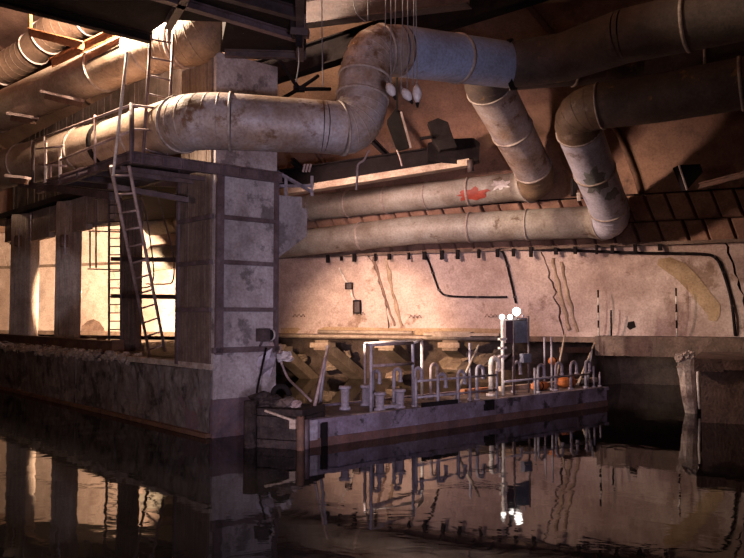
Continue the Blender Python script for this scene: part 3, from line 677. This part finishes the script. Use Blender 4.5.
# ================================================================== OVERHEAD STEEL
zz = 6.4
outl = [G(-160, -45, zz), G(150, 33, zz), G(168, 20, zz), G(226, 22, zz), G(220, 52, zz), G(306, 52, zz), G(304, -150, zz), G(-160, -150, zz)]
t = thing('overhead_deck', V3(outl[1].x, outl[1].y, zz), 'dark steel deck overhead at the top left above the pillar', 'deck')
MB().prism(outl, zz, zz + .3).build('deck_plate', 'black_iron', t)
def ch2(a, b, m='dark_steel', h=.2, wd=.12, nm='girder'): MB().chan(a - UP * h / 2, b - UP * h / 2, wd, h, .02).build(nm, m, t)
ch2(G(-100, -31, zz), G(150, 34, zz), 'black_iron', h=.14); ch2(G(120, -20, zz), G(298, 34, zz), 'violet_steel', .12); ch2(G(60, -60, zz), G(300, 8, zz), 'dark_steel', .18); ch2(G(225, 50, zz), G(306, 52, zz), h=.12)
ch2(G(168, 22, zz), G(215, -60, zz), h=.12); ch2(G(300, 50, zz), G(300, -80, zz), 'dark_steel', .2)
t = thing('hanging_bracket', U(300, 0, 11.2), 'dark steel hanger block dropping from the right edge of the overhead deck', 'bracket')
for a, b, wd, m_ in (((294, -20), (294, 36), .09, 'black_iron'), ((303, -20), (302, 36), .14, 'violet_steel'), ((291, 32), (309, 34), .16, 'dark_steel'), ((299, 36), (299, 47), .1, 'black_iron')):
    MB().beam(U(*a, 11.3), U(*b, 11.3), wd, .1).build('member', m_, t)
# pale lamp shade by the deck
p = U(238, 30, 12.0); t = thing('bulkhead_lamp', p, 'small grey bulkhead lamp under the overhead deck', 'lamp')
MB().sweep([p, p + V3(.05, 0, .08), p + V3(.08, 0, .16)], [.10, .08, .03], 12).build('shade', 'grey_paint', t); MB().tube(p + V3(.07, 0, .14), p + V3(.07, 0, .4), .02, 6).build('stem', 'black_iron', t)
# dark girders crossing behind the pipes
def girder(lab, a, b, h, wd, m='black_iron', fl=None, name='girder'):
    t = thing(name, a, lab, 'girder'); MB().chan(a, b, wd, h, .03).build('web', m, t)
    if fl: d = (b - a).normalized(); MB().beam(a - UP * (h / 2 + .03), b - UP * (h / 2 + .03), wd + .1, .05).build('flange', fl, t)
    return t
girder('dark girder slanting up right behind the pipe bend', U(255, 76, 17), U(560, -22, 13.5), .55, .3)
girder('dark girder at the top centre of the hall', U(300, 14, 15), U(470, -8, 13.5), .5, .3, 'dark_steel')
t = girder('long black girder with a pale lower flange above the wall pipes', U(262, 183, 19.8), U(478, 152, 18.6), .5, .3, 'black_iron')
MB().beam(U(262, 196, 19.7), U(470, 163, 18.5), .34, .16).build('pale_flange', 'pale_board', t)
MB().extrude([U(428, 143, 18.4), U(440, 139, 18.4), U(474, 138, 18.4), U(480, 143, 18.4), U(479, 160, 18.4), U(470, 166, 18.4), U(428, 160, 18.4)], V3(0, .4, 0)).build('end_box', 'black_iron', t)
MB().tube(U(470, 160, 18.3), U(471, 172, 18.3), .08, 10).build('end_pin', 'dark_steel', t)
# shackle lump above girder
t = thing('hoist_block', U(440, 140, 17.9), 'black knotted hoist block sitting on the long girder', 'hoist')
MB().extrude([U(x, y, 17.9) for x, y in ((428, 122), (438, 118), (448, 122), (452, 134), (457, 147), (440, 150), (433, 140), (431, 129))], V3(0, .3, 0)).build('body', 'black_iron', t)
MB().sweep(curve([U(432, 137, 17.85), U(424, 138, 17.85), U(420, 139, 17.85)]), .04, 6).build('hook', 'black_iron', t)
# hanging plate
t = thing('hanging_plate', U(397, 78, 16), 'black tapering steel plate hanging on a strap behind the pipes', 'plate')
MB().beam(U(397, 70, 16), U(397, 112, 16), .09, .04).build('strap', 'black_iron', t)
MB().extrude([U(x, y, 16) for x, y in ((396, 108), (401, 112), (410, 146), (409, 148), (397, 151), (387, 124), (387, 120))], V3(0, .06, 0)).build('plate', 'black_iron', t)
MB().beam(U(401, 112, 15.95), U(411, 148, 15.95), .04, .04).build('pale_edge', 'pink_steel', t)
t = thing('brace_rods', U(277, 55, 13.6), 'black brace rods meeting at a joint right of the pillar head', 'brace')
J = U(299, 89, 13.8)
for p in (U(272, 50, 13.3), U(281, 99, 13.4), U(330, 89, 14.5), U(318, 76, 14.2)):
    MB().tube(J, p, .035, 8).build('rod', 'black_iron', t)
MB().beam(J - V3(.1, 0, 0), J + V3(.1, 0, 0), .1, .1).build('gusset', 'black_iron', t)
girder('black diagonal strut behind the long girder near the corbel', U(292, 160, 19.2), U(318, 186, 20.0), .12, .12)
girder('black diagonal strut crossing the orange lit vault', U(352, 120, 18.5), U(392, 160, 19.2), .12, .1)
# square fixture on vault at right
p = U(690, 178, 16.7); t = thing('vault_lamp', p, 'dark box lamp with a pale edge fixed to the vault at right', 'lamp')
MB().extrude([U(x, y, 16.6) for x, y in ((679, 165), (700, 164), (703, 172), (688, 189), (684, 178))], V3(0, .35, 0)).build('housing', 'black_iron', t)
MB().beam(U(679, 165, 16.55), U(687, 190, 16.55), .03, .03).build('edge', 'white_paint', t)
p = U(573, 186, 17.6); t = thing('pipe_hanger', p, 'small dark hanger with a pale bolt between the two slanting ducts', 'bracket')
MB().beam(U(574, 178, 17.6), U(574, 196, 17.6), .2, .1).build('strap', 'black_iron', t); MB().beam(U(578, 193, 17.5), U(579, 201, 17.5), .06, .06).build('bolt', 'white_paint', t)
girder('dark conduit bar along the vault at right below the upper ducts', U(700, 186, 16.4), U(800, 160, 14.5), .12, .1, 'rust_beam')

# ------------------------------------------------ wires and insulators
def wire(pts, Y, lab, r=.008, name='hanging_wire', m='wire'):
    return tag(MB().sweep(curve([U(x, y, Y) for x, y in pts], 5), r, 5).build(name, m), lab, 'wire')
wire([(322, -12), (322, 40), (323, 87)], 11.2, 'single thin wire hanging left of the big pipe bend')
wire([(298, 46), (299, 62), (296, 82)], 11.3, 'thin wire hanging under the steel hanger block', .01)
wire([(352, -10), (356, 12), (366, 22)], 11.5, 'thin wire curving over the top of the pipe bend')
wire([(368, -10), (368, 20)], 11.5, 'short thin wire touching the top of the pipe bend')
for x0, x1, y1, lab in ((386, 385, 30, 'leftmost thin wire of the insulator bunch'), (391, 391, 84, 'thin wire holding the leftmost white insulator'), (396, 395, 26, 'thin wire just right of the leftmost insulator wire'),
                        (403, 401, 94, 'thin slanting wire left of the middle insulator'), (408, 407, 88, 'thin wire holding the middle insulator'), (414, 413, 85, 'thin wire holding the right insulator'), (416, 417, 88, 'rightmost thin wire of the insulator bunch')):
    wire([(x0, -12), ((x0 + x1) / 2, y1 * .5), (x1, y1)], 11.0, lab)
for x, y, k, lab in ((391, 90, 0, 'white pointed insulator hanging left of the others'), (407, 95, 1, 'white and black insulator hanging in the middle of the bunch'), (417, 94, 2, 'grey cylindrical insulator hanging at the right of the bunch')):
    p = U(x, y, 11.0); t = thing('insulator', p, lab, 'insulator')
    d = (V3(.05, 0, -.1), V3(.06, 0, -.09), V3(.005, 0, -.14))[k]
    MB().sweep([p - d, p - d * .6, p, p + d * .5, p + d], [.015, .055, .07, .05, .012], 10).build('body', 'ceramic', t)
    MB().sweep([p + d * .9, p + d * 1.4], [.03, .015], 8).build('cap', 'black_iron', t)
    MB().tube(p - d, p - d * 1.3, .012, 6).build('eye', 'wire', t)
wire([(369, 150), (364, 160), (358, 165), (357, 180), (356, 190)], 11.9, 'pale hooked wire under the lower pipe bend', .018, m='pink_steel')
wire([(397, 150), (400, 158), (402, 166)], 15.9, 'short pale wire hanging from the black plate', .018, m='pink_steel')
for x in (304, 307, 310): tag(MB().beam(U(x - 1, 172, 13.2), U(x + 1, 164, 13.2), .03, .03).build('bolt', 'pink_steel'), ('leftmost', 'middle', 'rightmost')[(x - 304) // 3] + ' of the three small pale bolts above the corbel', 'bolt', 'bolts above the corbel')

# ================================================================== PONTOON
F0 = G(308, 448, 0); F1 = G(607, 406, 0); pd = (F1 - F0).normalized(); idr = V3(-pd.y, pd.x, 0)
PL = (F1 - F0).length; PW = 1.55; PH = .42
def D(px, inset, z=PH):                                  # deck place below pixel column
    p = P(px, 400, F0 + idr * inset, pd); return V3(p.x, p.y, z)
def DZ(px, py, inset): return P(px, py, F0 + idr * inset, pd)
t = PT = thing('pontoon', V3(F0.x, F0.y, 0), 'long low grey pontoon with a rusty waterline moored right of the pillar', 'pontoon')
for i in range(7):
    a = F0 + pd * (PL * i / 7 + .006); b = F0 + pd * (PL * (i + 1) / 7 - .006)
    MB().prism([a, b, b + idr * PW, a + idr * PW], -.25, PH - .05).build('hull_plate', 'hull_paint', t)
MB().prism([F0 - idr * .03 - pd * .03, F1 - idr * .03 + pd * .03, F1 + idr * .12, F0 + idr * .12], PH - .07, PH).build('gunwale', 'hull_paint', t)
MB().prism([F0 + idr * (PW - .1), F1 + idr * (PW - .1), F1 + idr * (PW + .03), F0 + idr * (PW + .03)], PH - .07, PH).build('gunwale', 'hull_paint', t)
MB().prism([F0 - idr * .02, F1 - idr * .02, F1 + idr * .01, F0 + idr * .01], -.1, .13).build('rust_band', 'hull_rust', t)
for i in range(22):
    a = F0 + pd * (PL * i / 22 + .01) + idr * .12; b = F0 + pd * (PL * (i + 1) / 22 - .01) + idr * .12
    MB().prism([a, b, b + idr * (PW - .24), a + idr * (PW - .24)], PH - .1, PH - .03 + R.uniform(-.008, .008)).build('deck_plank', 'deck_rust', t)
p = DZ(489, 405, -.02); MB().box(p, .26, .05, .19, pd, idr, UP).build('scupper_hatch', 'black_iron', t)
p = DZ(313, 430, -.02); MB().box(p, .14, .05, .3, pd, idr, UP).build('corner_plate', 'grey_paint', t)
p = DZ(324, 434, -.03); MB().box(p, .10, .06, .36, pd, idr, UP).build('recess_shade', 'black_iron', t)  # dark strip laid on as the shade of a hull recess
p = DZ(306, 433, -.04); MB().tube(V3(p.x, p.y, -.1), V3(p.x, p.y, .44), .05, 10).build('corner_post', 'violet_steel', t)
for px in (440, 458): p = DZ(px, 405, -.01); MB().box(p, .9, .03, .14, pd, idr, UP).build('dark_panel', 'black_iron', t) if px == 440 else None

# goosenecks
gl = [(373, .65, 371, .075, 'grey_paint', 'gooseneck vent, first from left, under the rail frame'), (394, .65, 369, .08, 'grey_paint', 'tall gooseneck vent, second from left, under the rail frame'),
      (415, .2, 368, .08, 'grey_paint', 'thick gooseneck vent just left of the row of bent vents'), (431, 1.0, 364, .09, 'pink_steel', 'pale gooseneck vent at the back of the deck'),
      (438, .18, 374, .10, 'grey_paint', 'bent vent pipe in the front row, first right of the rail frame'), (458, .18, 371, .09, 'grey_paint', 'bent vent pipe in the front row, second right of the rail frame'),
      (477, .18, 366, .09, 'grey_paint', 'bent vent pipe in the front row, left of the glaring white one'), (491, .6, 358, .12, 'white_paint', 'glaring white bent vent beside the white lamp post'),  # second vent's white is the flood's glare put into its colour
      (514, .7, 362, .11, 'grey_paint', 'bent vent pipe just right of the white lamp post'), (538, .3, 365, .11, 'grey_paint', 'bent vent pipe left of the orange floats'),
      (556, .3, 363, .11, 'grey_paint', 'bent vent pipe in front of the orange floats'), (571, .3, 362, .11, 'grey_paint', 'bent vent pipe right of the orange floats'),
      (586, .3, 361, .08, 'grey_paint', 'narrow bent vent pipe near the right end of the pontoon')]
for px, ins, ty, r, m_, lab in gl:
    b_ = D(px, ins); top = DZ(px, ty, ins).z; t = thing('gooseneck_vent', b_ - UP * .03, lab, 'vent')
    tr = .032; zc = top - r; pts = [b_ - UP * .03, V3(b_.x, b_.y, zc)] + [V3(b_.x, b_.y, zc) + pd * (r - r * math.cos(a)) + UP * (r * math.sin(a)) for a in [PI * k / 8 for k in range(1, 9)]]
    pts.append(pts[-1] - UP * .14)
    if px == 491: tr = .05
    MB().sweep(pts, tr, 10).build('bent_pipe', m_, t); MB().tube(b_ - UP * .03, b_ + UP * .02, tr * 2, 10).build('base_flange', m_, t)
    MB().tube(pts[-1] - UP * .02, pts[-1] + UP * .02, tr * 1.3, 10).build('mouth_ring', m_, t)
# bollards
for px, ins, ty, lab in ((345, .8, 386, 'squat grey bollard left of the rail frame'), (366, 1.0, 385, 'squat grey bollard at the back behind the rail frame post'), (380, .3, 392, 'squat grey bollard in front, left of the twin pair'), (400, .3, 389, 'squat grey bollard in front, right of the twin pair')):
    b_ = D(px, ins) - UP * .03; z = DZ(px, ty, ins).z; t = thing('bollard', b_, lab, 'bollard')
    MB().sweep([b_, b_ + UP * .04, b_ + UP * .05, V3(b_.x, b_.y, z - .05)], [.1, .1, .07, .075], 14).build('post', 'grey_paint', t)
    MB().sweep([V3(b_.x, b_.y, z - .06), V3(b_.x, b_.y, z - .04), V3(b_.x, b_.y, z)], [.075, .11, .10], 14).build('cap', 'grey_paint', t)
tag(MB().beam(D(380, .3) + UP * .03, D(400, .3) + UP * .03, .12, .05).build('tie_bar', 'grey_paint'), 'low flat bar joining the twin front bollards', 'bar')
# rail frame
t = thing('rail_frame', D(371, .25) - UP * .03, 'open pale rail frame standing on the left half of the pontoon', 'frame')
f1 = DZ(371, 345, .25); f0b = DZ(365, 344, 1.1); f2 = DZ(413, 345, .45); f3 = DZ(422, 340, 1.1)
for b_, tp, m_ in ((D(371, .25), f1, 'grey_paint'), (D(365, 1.1), f0b, 'pink_steel'), (D(413, .45), DZ(413, 343, .45), 'grey_paint'), (D(422, 1.1), f3, 'white_paint')):
    MB().tube(b_ - UP * .03, V3(b_.x, b_.y, tp.z), .028, 8).build('post', m_, t)
MB().tube(V3(*f1), V3(*f0b), .022, 8).build('rail', 'grey_paint', t); MB().tube(f0b, f3, .03, 8).build('rail', 'white_paint', t); MB().tube(f1, DZ(413, 343, .45), .026, 8).build('rail', 'pink_steel', t); MB().tube(DZ(413, 343, .45), f3, .026, 8).build('rail', 'white_paint', t)
MB().tube(DZ(371, 366, .25), DZ(413, 363.5, .45), .028, 8).build('rail', 'pink_steel', t)
# front railing and posts
t = thing('deck_railing', D(414, .1) - UP * .03, 'low grey double railing along the front edge of the pontoon', 'railing')
for px in (416, 438, 458, 470, 497, 535): MB().tube(D(px, .1) - UP * .03, V3(*D(px, .1).xy, PH + .52), .026, 8).build('post', 'grey_paint', t)
for z in (.16, .44): MB().tube(D(416, .1, PH + z), D(497, .1, PH + z), .02, 8).build('rail', 'grey_paint', t)
MB().tube(D(504, .1, PH + .3), D(590, .1, PH + .3), .02, 8).build('rail', 'grey_paint', t)
for px, ins, ty, lab in ((470, .4, 343, 'tall thin grey stanchion left of the white lamp post'), (545, .8, 337, 'tall thin grey stanchion right of the upright boards'), (552, .5, 337, 'slim stanchion just left of the leaning struts'),
                         (594, .25, 366, 'short grey stanchion at the right end, nearer one'), (600, .25, 372, 'short grey stanchion at the right end, last one')):
    b_ = D(px, ins) - UP * .03; t = thing('stanchion', b_, lab, 'post'); MB().tube(b_, V3(b_.x, b_.y, DZ(px, ty, ins).z), .022, 8).build('post', 'grey_paint', t); MB().tube(b_, b_ + UP * .04, .05, 8).build('foot', 'grey_paint', t)
for (a, b, ins, lab, m_) in (((312, 415), (328, 345), .3, 'pale leaning mast at the left end of the pontoon', 'pink_steel'), ((319, 400), (327, 346), .8, 'second leaning mast behind the pale one', 'grey_paint'),
                       ((452, 398), (479, 345), .3, 'long leaning pole crossing behind the front vents', 'pale_board'), ((555, 378), (565, 334), .8, 'orange brown strut leaning right at the pontoon end, left one', 'pale_board'), ((578, 372), (597, 337), .9, 'strut leaning right at the pontoon end, right one', 'pale_board'),
                       ((587, 372), (592, 350), .5, 'short strut leaning beside the right stanchions', 'grey_paint')):
    a3 = D(a[0], ins) - UP * .03; b3 = DZ(*b, ins); t = thing('leaning_pole', a3, lab, 'pole'); MB().tube(a3, b3, .03, 8, .022).build('pole', m_, t); MB().tube(a3, a3 + UP * .04, .06, 8).build('foot', 'deck_rust', t)
# boards and lamps
t = thing('control_cabinet', D(514, .55) - UP * .03, 'tall stand with a dark board and a blue grey board amid the pontoon vents', 'cabinet')
for (x0, x1, m_, dy) in ((505, 512, 'board_purple', 0), (513.5, 527, 'board_blue', .04)):
    a = DZ(x0, 343, .55 + dy); b = DZ(x1, 318, .55 + dy); MB().box((a + b) / 2, (flat(a, 0) - flat(b, 0)).length, .05, abs(b.z - a.z), pd, idr, UP).build('board', m_, t)
for x in (514, 529): b_ = D(x, .5) - UP * .03; MB().tube(b_, V3(b_.x, b_.y, DZ(x, 316, .5).z), .022, 8).build('post', 'violet_steel', t)
a = DZ(520, 362, .5); b = DZ(531, 354, .5); MB().box((a + b) / 2, .26, .1, .18, pd, idr, UP).build('small_box', 'board_blue', t)
b_ = D(503, .5) - UP * .03; t = LPST = thing('lamp_post', b_, 'white post carrying glaring lamp heads on the pontoon', 'lamp')
tp = DZ(503, 318, .5); MB().tube(b_, V3(b_.x, b_.y, tp.z), .035, 10).build('post', 'white_paint', t)
for y in (339, 348, 356): z = DZ(503, y, .5).z; MB().box(V3(b_.x, b_.y, z), .22, .06, .04, pd, idr, UP).build('crossbar', 'white_paint', t)
for (x, y, r) in ((502, 317, .055), (510, 317, .05), (516.5, 311.5, .085), (523, 316, .03)):
    p = DZ(x, y, .5); h = MB().sweep([p - UP * r, p - UP * r * .6, p, p + UP * r * .6, p + UP * r], [r * .3, r * .8, r, r * .8, r * .2], 12).build('lamp_head', 'lamp_glass' if r > .04 else 'grey_paint', t)
MB().tube(DZ(502, 320, .5), DZ(524, 320, .5), .018, 8).build('arm', 'white_paint', t); MB().tube(DZ(516.5, 320, .5), DZ(516.5, 313, .5), .02, 8).build('arm', 'white_paint', t)
# orange floats, boards behind
for px, py, r, lab in ((553, 361, .09, 'round orange float hung on the pontoon struts'), (567, 377, .12, 'long orange float lying on the pontoon deck'), (540, 379, .09, 'small orange float lying left of the long one')):
    p = DZ(px, py, .7) if py < 370 else D(px, .7) + UP * (r - .03); t = thing('orange_float', p, lab, 'float')
    ln = pd * (.2 if 'long' in lab else .06); MB().sweep([p - ln - pd * r * .8, p - ln, p, p + ln, p + ln + pd * r * .8], [r * .4, r, r, r, r * .4], 12).build('body', 'orange_plastic', t); MB().sweep([p + pd * .02, p - pd * .02], [r * 1.06, r * 1.06], 12).build('strap', 'black_iron', t)
for k, (x0, y0, x1, y1, lab) in enumerate(((434, 336, 472, 338, 'pale broad plank lying on the lip behind the pontoon'), (425, 340, 500, 345, 'long pale plank lying along the lip behind the pontoon'), (470, 337, 482, 339, 'short pale plank end resting on the lip'), (560, 350, 590, 350, 'rusty plank across the struts at the pontoon end'), (318, 337, 412, 339, 'long pale tube lying along the foot of the wall'))):
    u_ = .5
    if k == 3: a = DZ(x0, y0, .85); b = DZ(x1 + 1, y1, .85); MBp = MB().beam(a, b, .04, .12)
    elif k == 4: a = wallp(x0, y0, .24); b = wallp(x1, y1, .24); a.z = b.z = 1.52; MBp = MB().tube(a, b, .05, 8)
    else: a = wallp(x0, y0, u_); b = wallp(x1, y1, u_); a.z = b.z = 1.5; MBp = MB().beam(a, b, .25 if k < 2 else .2, .07 + (.06 if k == 0 else 0))
    tag(MBp.build('plank' if k != 4 else 'tube', 'rust_beam' if k == 3 else 'pale_board'), lab, 'plank' if k != 4 else 'tube')
# junk beam across deck back
tag(MB().beam(D(500, 1.1) + UP * .02, D(596, 1.1) + UP * .02, .14, .1).build('deck_timber', 'pale_board'), 'pale timber lying along the back of the pontoon deck', 'timber')
tag(MB().beam(D(462, 1.2) + UP * .02, D(492, 1.2) + UP * .02, .14, .1).build('deck_timber', 'orange_primer'), 'orange painted timber on the deck left of the lamp post', 'timber')

# dark crib between pillar and pontoon
c0 = G(254, 447, 0); c1 = G(301, 450, 0); cd = (c1 - c0).normalized(); ci = V3(-cd.y, cd.x, 0)
t = thing('timber_crib', V3(c0.x, c0.y, 0), 'black timber crib floating between the pillar and the pontoon', 'crib'); CL = (c1 - c0).length
for i, (z0, z1, o_) in enumerate(((-.2, .12, 0), (.13, .3, .03), (.31, .47, -.01), (.48, .58, .04))):
    MB().prism([c0 + ci * o_, c1 + ci * o_, c1 + ci * .9, c0 + ci * .9], z0, z1).build('timber', 'sludge', t)
MB().tube(c0 - ci * .05 - cd * .04 + UP * -.2, c0 - ci * .05 - cd * .04 + UP * .7, .1, 10).build('corner_post', 'sludge', t)
MB().tube(c1 - ci * .02 + UP * -.2, c1 - ci * .02 + UP * .5, .06, 10).build('corner_post', 'rust_beam', t)
MB().beam(c0 + cd * .2 - ci * .03 + UP * .56, c1 - cd * .1 - ci * .03 + UP * .43, .04, .03).build('pale_strip', 'pale_board', t)
MB().box(c1 - cd * .12 - ci * .03 + UP * .38, .10, .04, .14, cd, ci, UP).build('pale_block', 'pale_board', t)
for i, (x, y, r, m_, lab) in enumerate(((262, 408, .17, 'sludge', 'dark lump of scrap on the crib by the pillar'), (276, 401, .13, 'sludge', 'dark lump of scrap in the middle of the crib'), (289, 402, .12, 'deck_rust', 'rusty lump of scrap on the crib'), (295, 407, .09, 'pink_steel', 'pale lump of scrap at the right end of the crib'), (284, 406, .10, 'deck_rust', 'low rusty lump at the front of the crib'))):
    p = P(x, y, c0 + ci * .35, cd); p.z = .58 + r * .55; tag(MB().rock(p, r, (1.2, 1, .8), 20 + i).build('scrap_lump', m_), lab, 'scrap')
# worn tyre standing on the crib
p = P(281, 399, c0 + ci * .5, cd); p.z = .74
mb = MB(); mb.sweep([p + cd * (.14 * math.cos(a)) + UP * (.14 * math.sin(a)) for a in [2 * PI * k / 16 for k in range(17)]], .045, 8); tag(mb.build('worn_tyre', 'black_iron'), 'small black worn tyre standing on the crib', 'tyre')

GROUPS = {'duct_pipe': 'fat duct pipes under the vault', 'gooseneck_vent': 'bent vent pipes on the pontoon', 'bollard': 'bollards on the pontoon deck', 'raking_strut': 'raking struts under the far wall',
          'quay_column': 'concrete columns on the left quay', 'hanging_wire': 'thin wires hanging from the roof', 'insulator': 'insulators hanging by the pipe bend', 'girder': 'dark girders under the vault',
          'rock_lump': 'rock lumps under the far wall', 'scrap_lump': 'scrap on the timber crib', 'stanchion': 'stanchions on the pontoon', 'leaning_pole': 'leaning poles on the pontoon', 'orange_float': 'orange floats on the pontoon',
          'marker_rod': 'marker rods against the far wall', 'wall_conduit': 'conduits on the far wall', 'junction_box': 'junction boxes on the far wall', 'pipe_bracket': 'plate brackets under the left ducts',
          'switch_box': 'switch boxes on the quay columns', 'plank': 'planks behind the pontoon', 'deck_timber': 'timbers on the pontoon deck', 'loose_cable': 'loose cables by the leaning ladder', 'conduit': 'pale conduits at the junction boxes'}
for o in bpy.data.objects:
    if 'org' in o: del o['org']
    nm = o.name.split('.')[0]
    if o.parent is None and 'label' in o and 'group' not in o and nm in GROUPS: o['group'] = GROUPS[nm]
